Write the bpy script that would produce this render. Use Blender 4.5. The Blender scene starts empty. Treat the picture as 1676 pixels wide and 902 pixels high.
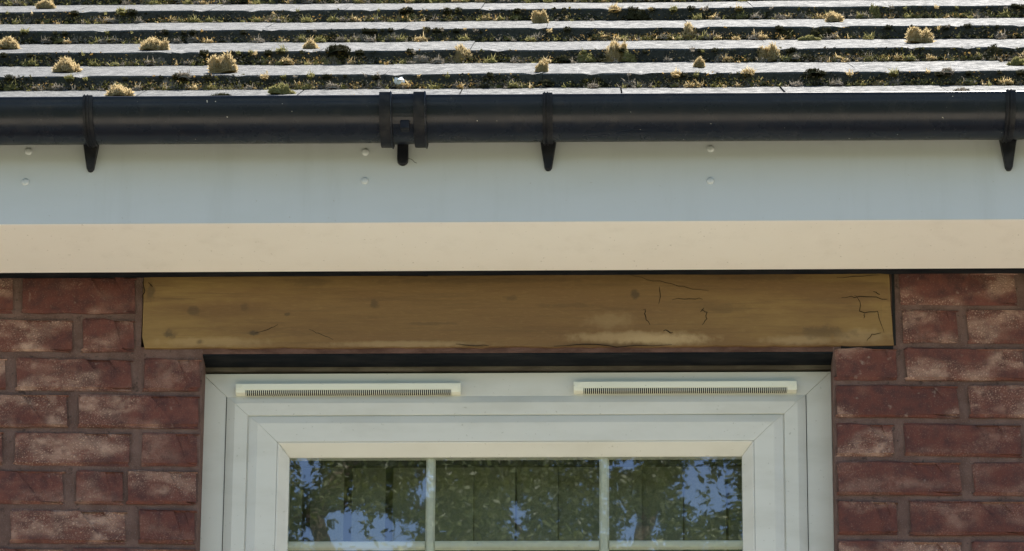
import bpy, math, random
from mathutils import Vector, Matrix, noise
from math import sin, cos, tan, pi, radians, sqrt

SC = bpy.context.scene
COL = SC.collection
rnd = random.Random(7)

# ------------------------------------------------------------------ camera
PW, PH = 1676.0, 902.0                      # pixel frame of the photograph
PITCH, YAW, ROLL = radians(14.0), radians(1.33), radians(0.37)
FOCAL = 5390.8                              # focal length in those pixels
RISE = 1294.2                               # the photo is the upper crop of a wider frame: lens rise
CAM = Vector((0.1326, -5.3221, 1.6))
fw = Vector((-sin(YAW)*cos(PITCH), cos(YAW)*cos(PITCH), sin(PITCH)))
r0 = Vector((cos(YAW), sin(YAW), 0.0)); u0 = r0.cross(fw)
rt = r0*cos(ROLL) + u0*sin(ROLL); up = u0*cos(ROLL) - r0*sin(ROLL)
cd = bpy.data.cameras.new('camera'); camo = bpy.data.objects.new('camera', cd); COL.objects.link(camo)
M = Matrix((rt, up, -fw)).transposed().to_4x4(); M.translation = CAM
camo.matrix_world = M
cd.sensor_width = 36; cd.lens = 36*FOCAL/PW; cd.shift_y = RISE/PW
cd.clip_start = 0.05; cd.clip_end = 2000
SC.camera = camo

# ------------------------------------------------------------------ sky, sun, exposure
SUN_EL, SUN_AZ = radians(66), radians(24)   # behind the house, a little to the right
w = bpy.data.worlds.new('World'); SC.world = w; w.use_nodes = True
nt = w.node_tree; bg = nt.nodes['Background']
sky = nt.nodes.new('ShaderNodeTexSky'); sky.sky_type = 'NISHITA'; sky.sun_disc = False
sky.sun_elevation = SUN_EL; sky.sun_rotation = SUN_AZ
nt.links.new(sky.outputs[0], bg.inputs[0]); bg.inputs[1].default_value = 0.13
sd = Vector((sin(SUN_AZ)*cos(SUN_EL), cos(SUN_AZ)*cos(SUN_EL), sin(SUN_EL)))   # towards the sun
sl = bpy.data.lights.new('sun', 'SUN'); sl.energy = 5.0; sl.angle = radians(0.53); sl.color = (1, .95, .87)
so = bpy.data.objects.new('sun', sl); COL.objects.link(so); so.location = (0, 0, 30)
so.rotation_euler = sd.to_track_quat('Z', 'Y').to_euler()
SC.view_settings.view_transform = 'Standard'; SC.view_settings.look = 'None'
SC.view_settings.gamma = 1; SC.view_settings.use_curve_mapping = False
SC.view_settings.exposure = 1.15

def at(u, v, Y):
    """point of the plane y = Y that the photograph shows at pixel u, v"""
    d = fw*FOCAL + rt*(u-PW/2) + up*(RISE+PH/2-v)
    return CAM + d*((Y-CAM.y)/d.y)

# ------------------------------------------------------------------ mesh helpers
class MB:
    def __init__(s): s.v = []; s.f = []
    def add(s, vs, fs):
        n = len(s.v); s.v += [tuple(p) for p in vs]; s.f += [tuple(i+n for i in q) for q in fs]; return s
    def box(s, x0, x1, y0, y1, z0, z1):
        return s.add([(x0,y0,z0),(x1,y0,z0),(x1,y1,z0),(x0,y1,z0),(x0,y0,z1),(x1,y0,z1),(x1,y1,z1),(x0,y1,z1)],
                     [(0,3,2,1),(4,5,6,7),(0,1,5,4),(1,2,6,5),(2,3,7,6),(3,0,4,7)])
    def extrude(s, prof, x0, x1, caps=True):
        """closed (y, z) profile swept along x"""
        n = len(prof)
        fs = [(i, (i+1) % n, n+(i+1) % n, n+i) for i in range(n)]
        if caps: fs += [tuple(range(n))[::-1], tuple(range(n, 2*n))]
        return s.add([(x0, a, b) for a, b in prof]+[(x1, a, b) for a, b in prof], fs)
    def tube(s, pts, rads, n=6):
        base = len(s.v); prev = None
        for i, p in enumerate(pts):
            p = Vector(p)
            d = (Vector(pts[min(i+1, len(pts)-1)])-Vector(pts[max(i-1, 0)])).normalized()
            a = d.cross(Vector((.31, .17, .93))).normalized() if prev is None else (prev-d*prev.dot(d)).normalized()
            prev = a; b = d.cross(a)
            for k in range(n):
                t = 2*pi*k/n; s.v.append(tuple(p+(a*cos(t)+b*sin(t))*rads[i]))
            if i:
                o = base+(i-1)*n
                s.f += [(o+k, o+(k+1) % n, o+n+(k+1) % n, o+n+k) for k in range(n)]
        s.f.append(tuple(range(base, base+n))[::-1]); e = len(s.v)-n; s.f.append(tuple(range(e, e+n)))
        return s
    def mesh(s, name, mat, smooth=False):
        m = bpy.data.meshes.new(name); m.from_pydata(s.v, [], s.f); m.update()
        if mat: m.materials.append(mat)
        if smooth: m.polygons.foreach_set('use_smooth', [True]*len(m.polygons))
        return m
    def build(s, name, mat, parent=None, smooth=False, bevel=0, loc=None):
        o = bpy.data.objects.new(name, s.mesh(name, mat, smooth)); COL.objects.link(o)
        if parent: o.parent = parent; o.location = -parent.location
        if bevel:
            b = o.modifiers.new('bevel', 'BEVEL'); b.width = bevel; b.segments = 2; b.limit_method = 'ANGLE'; b.angle_limit = radians(40)
        return o

def link(name, mesh, parent=None, loc=(0, 0, 0), rot=(0, 0, 0), scale=(1, 1, 1)):
    o = bpy.data.objects.new(name, mesh); COL.objects.link(o)
    if parent: o.parent = parent; loc = Vector(loc)-parent.location
    o.location = loc; o.rotation_euler = rot; o.scale = scale; return o
def thing(name, label, cat, loc=(0, 0, 0), group=None):
    o = bpy.data.objects.new(name, None); COL.objects.link(o); o.location = loc; o.empty_display_size = .1
    return tag(o, label, cat, group)
def tag(o, label, cat, group=None):
    o['label'] = label; o['category'] = cat
    if group: o['group'] = group
    return o

# ------------------------------------------------------------------ material helpers
class Mat:
    def __init__(s, name, rough=.6, spec=.5):
        s.m = bpy.data.materials.new(name); s.m.use_nodes = True; s.t = s.m.node_tree; s.N = s.t.nodes
        s.b = s.N['Principled BSDF']; s.b.inputs['Roughness'].default_value = rough
        s.b.inputs['Specular IOR Level'].default_value = spec
        s.co = s.N.new('ShaderNodeTexCoord').outputs['Object']
    def L(s, a, b): s.t.links.new(a, b)
    def put(s, sock, val):
        if hasattr(val, 'links') or isinstance(val, bpy.types.NodeSocket): s.L(val, sock)
        else: sock.default_value = val
    def math(s, op, a, b=0.0, c=None, clamp=False):
        n = s.N.new('ShaderNodeMath'); n.operation = op; n.use_clamp = clamp
        s.put(n.inputs[0], a); s.put(n.inputs[1], b)
        if c is not None: s.put(n.inputs[2], c)
        return n.outputs[0]
    def vmath(s, op, a, b=(0, 0, 0)):
        n = s.N.new('ShaderNodeVectorMath'); n.operation = op; s.put(n.inputs[0], a); s.put(n.inputs[1], b)
        return n.outputs['Value'] if op in ('LENGTH', 'DISTANCE', 'DOT_PRODUCT') else n.outputs[0]
    def rand(s): return s.N.new('ShaderNodeObjectInfo').outputs['Random']
    def noise(s, scale, detail=4, rough=.55, vec=None, dist=0.0):
        n = s.N.new('ShaderNodeTexNoise'); n.inputs['Scale'].default_value = scale
        n.inputs['Detail'].default_value = detail; n.inputs['Roughness'].default_value = rough; n.inputs['Distortion'].default_value = dist
        s.L(vec or s.co, n.inputs['Vector']); return n.outputs['Fac']
    def voro(s, scale, feature='DISTANCE_TO_EDGE', vec=None):
        n = s.N.new('ShaderNodeTexVoronoi'); n.feature = feature; n.inputs['Scale'].default_value = scale
        s.L(vec or s.co, n.inputs['Vector']); return n.outputs['Distance']
    def ramp(s, fac, a, b, lo=0.0, hi=1.0):
        n = s.N.new('ShaderNodeMapRange'); n.interpolation_type = 'SMOOTHSTEP'; s.put(n.inputs[0], fac)
        for i, v in enumerate((a, b, lo, hi)): n.inputs[i+1].default_value = v
        return n.outputs[0]
    def mix(s, fac, a, b, mode='MIX'):
        n = s.N.new('ShaderNodeMix'); n.data_type = 'RGBA'; n.blend_type = mode
        s.put(n.inputs[0], fac)
        for i, c in ((6, a), (7, b)): s.put(n.inputs[i], (*c, 1) if isinstance(c, tuple) and len(c) == 3 else c)
        return n.outputs[2]
    def bump(s, h, strength, dist=.002):
        n = s.N.new('ShaderNodeBump'); n.inputs['Strength'].default_value = strength; n.inputs['Distance'].default_value = dist
        s.L(h, n.inputs['Height']); s.L(n.outputs[0], s.b.inputs['Normal'])
    def stretch(s, sc):
        return s.vmath('MULTIPLY', s.co, sc)
    def col(s, c): s.put(s.b.inputs['Base Color'], (*c, 1) if isinstance(c, tuple) else c); return s
    def rough(s, r): s.put(s.b.inputs['Roughness'], r); return s

# brick -----------------------------------------------------------
m = Mat('brick_face', .85, .3)
off = m.math('MULTIPLY', m.rand(), 53.0)
v = m.vmath('ADD', m.co, off)
tint = m.math('FRACT', m.math('MULTIPLY', m.rand(), 7.31))
c = m.mix(tint, (.108, .035, .027), (.138, .049, .038))
c = m.mix(m.ramp(m.noise(40, 6, .65, v), .35, .7), c, (.064, .027, .026))
c = m.mix(m.ramp(m.noise(420, 3, .6, v), .55, .75), c, (.17, .095, .08))
vs = m.vmath('MULTIPLY', v, (.75, 1, 1.5))
amt = m.ramp(m.math('FRACT', m.math('MULTIPLY', m.rand(), 3.77)), .05, .6, .35, 1.15)
blob = m.math('MULTIPLY', m.ramp(m.noise(9, 2, .5, vs), .44, .60), amt)
crack = m.ramp(m.voro(215, vec=m.vmath('ADD', v, m.math('MULTIPLY', m.noise(120, 2, .5, v), .012))), .10, .34)
spk = m.ramp(m.noise(260, 3, .6, v), .42, .60)
wear = m.math('MULTIPLY', blob, m.math('MULTIPLY_ADD', .62, m.math('MAXIMUM', m.math('MULTIPLY', crack, m.math('MULTIPLY_ADD', spk, .5, .5)), m.math('MULTIPLY', m.ramp(m.noise(30, 3, .6, v), .5, .72), .9)), m.ramp(m.noise(20, 3, .6, vs), .42, .62, .05, .45)))
c = m.mix(m.math('MULTIPLY', wear, .85), c, (.44, .29, .225))
c = m.mix(m.ramp(m.noise(75, 3, .5, v), .66, .78, 0, .45), c, (.30, .24, .21))
m.col(c)
m.bump(m.math('ADD', m.math('MULTIPLY', m.noise(300, 4, .7, v), .8), m.math('MULTIPLY', crack, m.math('MULTIPLY', blob, .7))), .9, .0016)
BRICK = m.m

m = Mat('mortar', .95, .2)
c = m.mix(m.ramp(m.noise(30, 4), .35, .7), (.112, .066, .056), (.160, .100, .086))
c = m.mix(m.ramp(m.noise(420, 3), .55, .7), c, (.17, .125, .112))
c = m.mix(m.ramp(m.noise(90, 4), .6, .72), c, (.07, .045, .04))
m.col(c); m.bump(m.noise(260, 5, .7), .9, .002); MORTAR = m.m

m = Mat('far_brickwork', .9, .3)
n = m.N.new('ShaderNodeTexBrick'); n.inputs['Scale'].default_value = 1; n.inputs['Brick Width'].default_value = .225
n.inputs['Row Height'].default_value = .075; n.inputs['Mortar Size'].default_value = .005
n.inputs['Color1'].default_value = (.13, .045, .035, 1); n.inputs['Color2'].default_value = (.16, .06, .045, 1); n.inputs['Mortar'].default_value = (.14, .1, .09, 1)
sx = m.N.new('ShaderNodeSeparateXYZ'); m.L(m.co, sx.inputs[0]); cx = m.N.new('ShaderNodeCombineXYZ')
m.L(m.math('ADD', sx.outputs[0], sx.outputs[1]), cx.inputs[0]); m.L(sx.outputs[2], cx.inputs[1]); m.L(cx.outputs[0], n.inputs['Vector'])
m.col(n.outputs[0]); FARBRICK = m.m

# plastics ---------------------------------------------------------
def upvc(name, c0, c1, r=.32, dirt=.35, even=False):
    m = Mat(name, r, .5)
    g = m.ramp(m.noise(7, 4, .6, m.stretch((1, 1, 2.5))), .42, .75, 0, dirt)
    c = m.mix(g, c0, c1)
    if even: c = m.mix(m.ramp(m.noise(16, 5, .65, m.stretch((1, 1, .12))), .5, .8, 0, .35), c, tuple(q*.86 for q in c1))
    c = m.mix(m.ramp(m.noise(160, 2), .70, .76, 0, .5), c, (.3, .29, .24))
    m.col(c); m.rough(r if even else m.ramp(m.noise(25, 3), .3, .7, r-.06, r+.12))
    if not even: m.bump(m.noise(5, 2), .15, .004)
    return m.m
UPVC = upvc('window_plastic', (.60, .595, .555), (.50, .49, .44), .35, .6)
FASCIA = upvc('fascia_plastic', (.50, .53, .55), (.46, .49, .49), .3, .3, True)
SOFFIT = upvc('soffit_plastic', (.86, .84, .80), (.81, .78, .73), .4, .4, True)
VENT = upvc('vent_plastic', (.72, .72, .62), (.62, .62, .52), .4)
BAR = upvc('glazing_bar_plastic', (.72, .71, .64), (.62, .60, .53), .4)
m = Mat('black_gutter_plastic', .3, .3)
c = m.mix(m.ramp(m.noise(30, 5, .6), .5, .8), (.009, .012, .020), (.020, .021, .026))
c = m.mix(m.ramp(m.noise(210, 1), .795, .815), c, (.55, .53, .48))
m.col(c); m.rough(m.ramp(m.noise(14, 5, .65), .3, .75, .22, .36)); m.bump(m.noise(6, 2, .5, m.stretch((.3, 1, 1))), .2, .004); BLACK = m.m
m = Mat('dull_black_plastic', .5, .22); m.col(m.mix(m.ramp(m.noise(60, 4), .4, .75), (.007, .008, .012), (.022, .022, .024))); BLACK2 = m.m
m = Mat('dark_seal_and_gap_shade', .8, .2); m.col((.012, .012, .013)); DARK = m.m
m = Mat('painted_steel_and_gap_shade', .7, .12); m.col(m.mix(m.ramp(m.noise(50, 4, .6, m.stretch((.3, 1, 1))), .4, .7), (.006, .008, .011), (.016, .017, .019))); STEEL_AND_GAP = m.m
m = Mat('brown_mortar_edge', .9, .2)
m.col(m.mix(m.ramp(m.noise(60, 5, .65, m.stretch((.35, 1, 1))), .35, .7), (.085, .045, .034), (.15, .085, .068))); m.bump(m.noise(200, 4), .7, .002); BEDDING = m.m
m = Mat('grey_sealant', .7, .3); m.col(m.mix(m.ramp(m.noise(40, 4, .6, m.stretch((.3, 1, 1))), .4, .7), (.075, .064, .052), (.15, .135, .11))); SEAL = m.m

# lintel -------------------------------------------------------------
LX0, LX1, LZ0, LZ1 = -.6535, .667, 4.2345, 4.50
m = Mat('lintel_surface', .7, .3)
sx = m.N.new('ShaderNodeSeparateXYZ'); m.L(m.co, sx.inputs[0]); X, Z = sx.outputs[0], sx.outputs[2]
g1 = m.noise(3.2, 4, .6, m.stretch((1, 1, 4)))
g2 = m.noise(22, 6, .65, m.stretch((.16, 1, 2.2)), .6)
ends = m.ramp(m.math('ABSOLUTE', X), .15, .62)
c = m.mix(ends, (.164, .098, .040), (.222, .140, .052))
c = m.mix(m.ramp(g1, .40, .66), c, (.15, .086, .036))
c = m.mix(m.ramp(g2, .48, .72, 0, .55), c, (.12, .070, .030))
c = m.mix(m.ramp(m.noise(300, 3, .6, m.stretch((.25, 1, 1))), .5, .75, 0, .16), c, (.28, .19, .085))
c = m.mix(m.ramp(m.noise(90, 5, .7, m.stretch((.05, 1, 1)), .3), .5, .7, 0, .5), c, (.115, .07, .032))
def blobm(u, v, rx, rz, warp=1.25):
    p = at(u, v, 0)
    a = m.math('DIVIDE', m.math('SUBTRACT', X, p.x), rx); b = m.math('DIVIDE', m.math('SUBTRACT', Z, p.z), rz)
    d = m.math('SQRT', m.math('ADD', m.math('MULTIPLY', a, a), m.math('MULTIPLY', b, b)))
    d = m.math('ADD', d, m.math('MULTIPLY', m.math('SUBTRACT', m.noise(45, 6, .62), .5), warp*2))
    return m.ramp(d, 1.15, .35)
for u, v, a, b, k in ((1040, 552, .14, .013, .55), (1090, 556, .09, .011, .6), (1000, 525, .05, .02, .22), (1310, 556, .08, .010, .4), (1410, 550, .06, .016, .3), (350, 560, .12, .010, .3), (660, 563, .16, .007, .4)):
    c = m.mix(m.math('MULTIPLY', blobm(u, v, a, b, .7), k), c, (.38, .28, .155))
for u, v, a, b, k in ((278, 548, .013, .011, .7), (328, 560, .008, .007, .55), (415, 546, .012, .006, .8), (318, 508, .012, .010, .5), (400, 505, .009, .010, .45), (470, 515, .005, .004, .6),
                      (612, 497, .012, .010, .6), (247, 480, .008, .018, .55), (1040, 482, .010, .009, .7), (835, 488, .014, .006, .4), (790, 460, .2, .006, .25), (510, 462, .05, .010, .3),
                      (1250, 455, .08, .006, .3), (700, 530, .05, .004, .3), (930, 500, .06, .005, .25), (1350, 545, .05, .014, .45), (1180, 505, .06, .010, .2)):
    c = m.mix(m.math('MULTIPLY', blobm(u, v, a, b), k), c, (.050, .036, .022))
m.col(c); m.bump(m.math('ADD', g2, m.math('MULTIPLY', m.noise(260, 4, .65, m.stretch((.3, 1, 1))), .5)), .5, .0018); LINTEL = m.m
m = Mat('crack_dark', .9, .1); m.col((.024, .017, .011)); CRACK = m.m

# roof ---------------------------------------------------------------
m = Mat('roof_tile_concrete', .6, .22)
v = m.vmath('ADD', m.co, m.math('MULTIPLY', m.rand(), 31.0))
c = m.mix(m.ramp(m.noise(9, 4, .6, v), .35, .7), (.052, .055, .055), (.075, .077, .074))
c = m.mix(m.ramp(m.noise(120, 5, .7, v), .48, .7), c, (.03, .034, .032))
c = m.mix(m.ramp(m.noise(330, 2, .6, v), .66, .74), c, (.36, .35, .30))
c = m.mix(m.ramp(m.noise(28, 4, .65, v), .60, .72, 0, .8), c, (.045, .055, .032))
m.col(c); m.rough(m.ramp(m.noise(60, 4, .6, v), .3, .7, .66, .92)); m.bump(m.math('ADD', m.noise(240, 5, .7, v), m.math('MULTIPLY', m.noise(60, 3, .6, m.vmath('MULTIPLY', v, (2.2, .5, 1))), .8)), .9, .0028); TILE = m.m

def mossmat(name, c0, c1, c2, trans=.5):
    m = Mat(name, 1.0, .02)
    t = m.N.new('ShaderNodeBsdfTranslucent'); mx = m.N.new('ShaderNodeMixShader'); out = m.N['Material Output']
    c = m.mix(m.ramp(m.noise(140, 3, .6), .3, .7), c0, c1)
    c = m.mix(m.ramp(m.noise(60, 3, .6, m.vmath('ADD', m.co, m.math('MULTIPLY', m.rand(), 9.0))), .52, .72), c, c2)
    m.col(c); m.L(c, t.inputs[0]); mx.inputs[0].default_value = trans
    m.L(m.b.outputs[0], mx.inputs[1]); m.L(t.outputs[0], mx.inputs[2]); m.L(mx.outputs[0], out.inputs['Surface']); return m.m
GOLD = mossmat('golden_moss', (.46, .34, .15), (.66, .54, .33), (.28, .21, .085), .62)
GREEN = mossmat('green_moss', (.22, .205, .065), (.40, .36, .17), (.10, .10, .04))
GREY = mossmat('grey_brown_moss', (.22, .19, .15), (.40, .35, .28), (.10, .085, .065), .4)
DARKM = mossmat('dark_moss', (.035, .036, .018), (.085, .078, .042), (.02, .022, .012), .3)

# glass, blinds, room ------------------------------------------------------
m = Mat('double_glazing')
gl = m.N.new('ShaderNodeBsdfGlossy'); gl.inputs['Roughness'].default_value = 0.010; gl.inputs[0].default_value = (.95, .97, 1, 1)
tr = m.N.new('ShaderNodeBsdfTransparent'); tr.inputs[0].default_value = (.86, .90, .87, 1)
lw_ = m.N.new('ShaderNodeLayerWeight'); lw_.inputs[0].default_value = .5
refl = m.math('ADD', .24, m.math('MULTIPLY', m.math('POWER', lw_.outputs['Facing'], 5.0), .875))   # two panes, four surfaces
bp = m.N.new('ShaderNodeBump'); bp.inputs['Strength'].default_value = .06; bp.inputs['Distance'].default_value = .002
m.L(m.math('ADD', m.noise(5, 1, .5), m.math('MULTIPLY', m.noise(26, 2, .5, m.stretch((1.5, 1, .6))), .10)), bp.inputs['Height']); m.L(bp.outputs[0], gl.inputs['Normal'])
mx = m.N.new('ShaderNodeMixShader'); m.L(refl, mx.inputs[0]); m.L(tr.outputs[0], mx.inputs[1]); m.L(gl.outputs[0], mx.inputs[2])
m.L(mx.outputs[0], m.N['Material Output'].inputs['Surface']); GLASS = m.m
m = Mat('blind_fabric', .9, .1); m.col(m.mix(m.ramp(m.noise(300, 2), .4, .6), (.125, .135, .105), (.15, .16, .125))); BLIND = m.m
m = Mat('blind_rail', .5, .3); m.col((.02, .022, .02)); RAIL = m.m
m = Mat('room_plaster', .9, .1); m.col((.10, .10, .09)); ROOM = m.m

# ground and trees --------------------------------------------------------
m = Mat('ground_bounce_bands', .9, .2)
sx = m.N.new('ShaderNodeSeparateXYZ'); m.L(m.co, sx.inputs[0])
near_bounce = m.mix(m.ramp(m.noise(1.3, 5), .35, .7), (.68, .59, .44), (.61, .525, .39))
far_dark = m.mix(m.ramp(m.noise(2.0, 6, .7), .3, .7), (.045, .06, .016), (.075, .085, .028))
m.col(m.mix(m.ramp(sx.outputs[1], -5.0, -4.9), far_dark, near_bounce)); GROUND = m.m  # unseen ground: pale near band, dark far band, shaped for bounce under the eaves
m = Mat('bark', .95, .2); m.col(m.mix(m.ramp(m.noise(9, 5), .3, .7), (.07, .055, .04), (.15, .12, .09))); BARK = m.m
def leafmat(name, a, b):
    m = Mat(name, .5, .4); t = m.N.new('ShaderNodeBsdfTranslucent'); mx = m.N.new('ShaderNodeMixShader')
    c = m.mix(m.ramp(m.noise(2.5, 4), .3, .7), a, b); m.col(c); m.L(c, t.inputs[0]); mx.inputs[0].default_value = .35
    m.L(m.b.outputs[0], mx.inputs[1]); m.L(t.outputs[0], mx.inputs[2]); m.L(mx.outputs[0], m.N['Material Output'].inputs['Surface']); return m.m
LEAF = leafmat('leaf', (.045, .065, .018), (.12, .14, .04))
LEAF2 = leafmat('leaf_yellow_green', (.10, .13, .025), (.20, .20, .05))

# =================================================================== SETTING
g = MB(); g.add([(-400, -400, 0), (400, -400, 0), (400, 400, 0), (-400, 400, 0)], [(0, 1, 2, 3)])
go = g.build('ground', GROUND); go['kind'] = 'structure'

# =================================================================== BRICK WALL
OL, OR = at(328.5, 600, 0).x, at(1366, 600, 0).x                 # sides of the window opening
WIN_Z0 = 3.07                                                    # underside of the window
LIN_Z = 4.2235                                                   # underside of the steel angle
wall = thing('brick_wall', 'shaded wall of dark red bricks with pale worn patches around the window', 'wall', (0, 0, 0))
XE = 4.2
mo = MB()
for a, b in ((-2.35, OL+.002), (OR-.002, 2.35)): mo.box(a, b, .0050, .102, 3.05, 4.234)
mo.box(-2.35, LX0-.002, .0050, .102, 4.234, 4.50); mo.box(LX1+.002, 2.35, .0050, .102, 4.234, 4.50)
mo.build('mortar', MORTAR, wall)
lw = MB(); lw.box(-XE, XE, 0, .1, 0, 3.05); lw.box(-XE, -2.35, 0, .1, 3.05, 4.5); lw.box(2.35, XE, 0, .1, 3.05, 4.5)
lw.box(-XE, -XE+.1, .1, 7.4, 0, 4.5); lw.box(XE-.1, XE, .1, 7.4, 0, 4.5); lw.box(-XE, XE, 7.4, 7.5, 0, 4.5)
lw.build('outer_wall', FARBRICK, wall)

def brick_mesh(seed, w_, h_, d_=.1):
    """front face as an uneven grid with softened arrises"""
    R = random.Random(seed); b = MB(); nx, nz = 7, 4
    xs = [-w_/2, -w_/2+.004]+[-w_/2+w_*(i+1)/(nx-2) for i in range(nx-3)]+[w_/2-.004, w_/2]
    zs = [-h_/2, -h_/2+.004, h_/2-.004, h_/2]
    for k, z in enumerate(zs):
        for i, x in enumerate(xs):
            edge = i in (0, nx-1) or k in (0, 3)
            corner = i in (0, nx-1) and k in (0, 3)
            jx = R.uniform(-.0016, .0016); jz = R.uniform(-.0016, .0016)
            y = (.0032 if edge else 0)+R.uniform(-.0007, .0007)+(R.choice((0, 0, .0022)) if corner else 0)
            b.v.append((x+jx, y, z+jz))
    for k in range(3):
        for i in range(nx-1):
            o = k*nx+i; b.f.append((o, o+1, o+nx+1, o+nx))
    loop = list(range(nx))+[k*nx+nx-1 for k in range(1, 4)]+[3*nx+i for i in range(nx-2, -1, -1)]+[k*nx for k in (2, 1)]
    n = len(b.v)
    for i in loop: x, y, z = b.v[i]; b.v.append((x, d_, z))
    for j in range(len(loop)):
        q = (j+1) % len(loop); b.f.append((loop[q], loop[j], n+j, n+q))
    return b.mesh('brick', BRICK)
CACHE = {}
def lay(x0, x1, z0, z1, tilt):
    w_, h_ = x1-x0, z1-z0
    key = (round(w_/.006), round(h_/.004), rnd.randrange(3))
    if key not in CACHE: CACHE[key] = (brick_mesh(hash(key) % 9999, w_, h_), w_, h_)
    me, mw, mh = CACHE[key]
    link('brick', me, wall, ((x0+x1)/2, rnd.uniform(-.0016, .0012), (z0+z1)/2), (rnd.uniform(-.008, .008), tilt+rnd.uniform(-.004, .004), rnd.uniform(-.005, .005)), (w_/mw, 1, h_/mh))

# bricks as measured on the photograph: (top, bottom, [joint-to-joint spans]) left then right of the window
LEFT = [(452, 511, [(-160, 21), (35, 223)]), (521, 574, [(-80, 120), (134, 220)]), (585, 637, [(-182, 11), (25, 216), (234, 327)]),
        (645, 698, [(-84, 112), (127, 325)]), (706, 760, [(-190, 5), (22, 213), (230, 323)]), (769, 823, [(-90, 105), (122, 202), (207, 321)]),
        (833, 887, [(-195, -4), (15, 206), (226, 319)]), (896, 950, [(-95, 100), (116, 319)])]
RIGHT = [(444, 497, [(1472, 1665), (1680, 1870)]), (505, 559, [(1476, 1569), (1582, 1772)]), (569, 621, [(1369, 1469), (1480, 1678)]),
         (630, 682, [(1373, 1569), (1585, 1780)]), (692, 745, [(1373, 1463), (1479, 1673)]), (755, 809, [(1374, 1573), (1592, 1790)]),
         (819, 874, [(1375, 1470), (1488, 1684)]), (885, 938, [(1375, 1575), (1591, 1790)])]
for side, rows in ((-1, LEFT), (1, RIGHT)):
    uref = 120 if side < 0 else 1520
    for i, (t, b, spans) in enumerate(rows):
        zt, zb = at(uref, t, 0).z, at(uref, b, 0).z
        tilt = .010
        for a, c_ in spans:
            x0, x1 = at(a, (t+b)/2, 0).x, at(c_, (t+b)/2, 0).x
            if x0 < OL < x1: x1 = OL
            if x0 < OR < x1: x0 = OR
            if i >= 2:
                if side < 0 and x1 > OL-.02: x1 = OL
                if side > 0 and x0 < OR+.02: x0 = OR
            dz = -((x0+x1)/2-at(uref, t, 0).x)*tilt
            lay(x0, x1, zb+dz, zt+dz, tilt)
        xe = at(spans[0][0] if side < 0 else spans[-1][1], (t+b)/2, 0).x
        for k in range(5):                                       # on past the edge of the picture
            x0, x1 = (xe-.012-.215, xe-.012) if side < 0 else (xe+.012, xe+.012+.215)
            if abs((x0+x1)/2) > 2.3: break
            dz = -((x0+x1)/2-at(uref, t, 0).x)*tilt
            lay(x0, x1, zb+dz, zt+dz, tilt); xe = x0 if side < 0 else x1
    zt = at(uref, rows[-1][1], 0).z-.0115
    for i in range(9):                                           # courses below the picture
        z1 = zt-i*.0745; x = OL if side < 0 else OR; first = .102 if i % 2 == 0 else .215
        for k in range(8):
            ln = first if k == 0 else .215
            x0, x1 = (x-ln, x) if side < 0 else (x, x+ln)
            lay(x0, x1, z1-.063, z1, 0); x = (x0-.012) if side < 0 else (x1+.012)

# =================================================================== LINTEL
lin = thing('lintel', 'yellow-brown lintel beam with stains and cracks above the window', 'lintel', (0, 0, LZ0))
R = random.Random(3)
b = MB(); nx, nz = 90, 12
for k in range(nz+1):
    for i in range(nx+1):
        x = LX0+(LX1-LX0)*i/nx; z = LZ0+(LZ1-LZ0)*k/nz
        ed = 0
        if k == 0: z += .0022*noise.noise(Vector((x*22, 1.3, 0)))+.0015*noise.noise(Vector((x*90, 7, 0))); ed = .002
        if i == 0: x += .004*noise.noise(Vector((z*40, 5, 1)))+(.005 if k == 0 else 0); ed = .002
        if i == nx: x += .003*noise.noise(Vector((z*35, 9, 4)))+.004*(4.37-z)/.13; ed = .002
        b.v.append((x, -.001+ed+.0012*noise.noise(Vector((x*7, 2, z*25))), z))
for k in range(nz):
    for i in range(nx): o = k*(nx+1)+i; b.f.append((o, o+1, o+nx+2, o+nx+1))
lb = list(range(nx+1))+[k*(nx+1)+nx for k in range(1, nz+1)]+[nz*(nx+1)+i for i in range(nx-1, -1, -1)]+[k*(nx+1) for k in range(nz-1, 0, -1)]
n = len(b.v)
for i in lb: b.v.append((b.v[i][0], .1, b.v[i][2]))
for j in range(len(lb)): q = (j+1) % len(lb); b.f.append((lb[q], lb[j], n+j, n+q))
b.build('beam', LINTEL, lin)
def crack(px, r=.0007):
    pts = []
    for (a0, b0), (a1, b1) in zip(px, px[1:]):
        for k in range(3): pts.append(at(a0+(a1-a0)*k/3+R.uniform(-1.6, 1.6), b0+(b1-b0)*k/3+R.uniform(-1.6, 1.6), -.0013))
    pts.append(at(*px[-1], -.0013)); r *= .68; nn = len(pts)
    MB().tube(pts, [r*(.35+.9*sin(pi*(i+.5)/nn)) for i in range(nn)], 5).build('crack', CRACK, lin)
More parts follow.
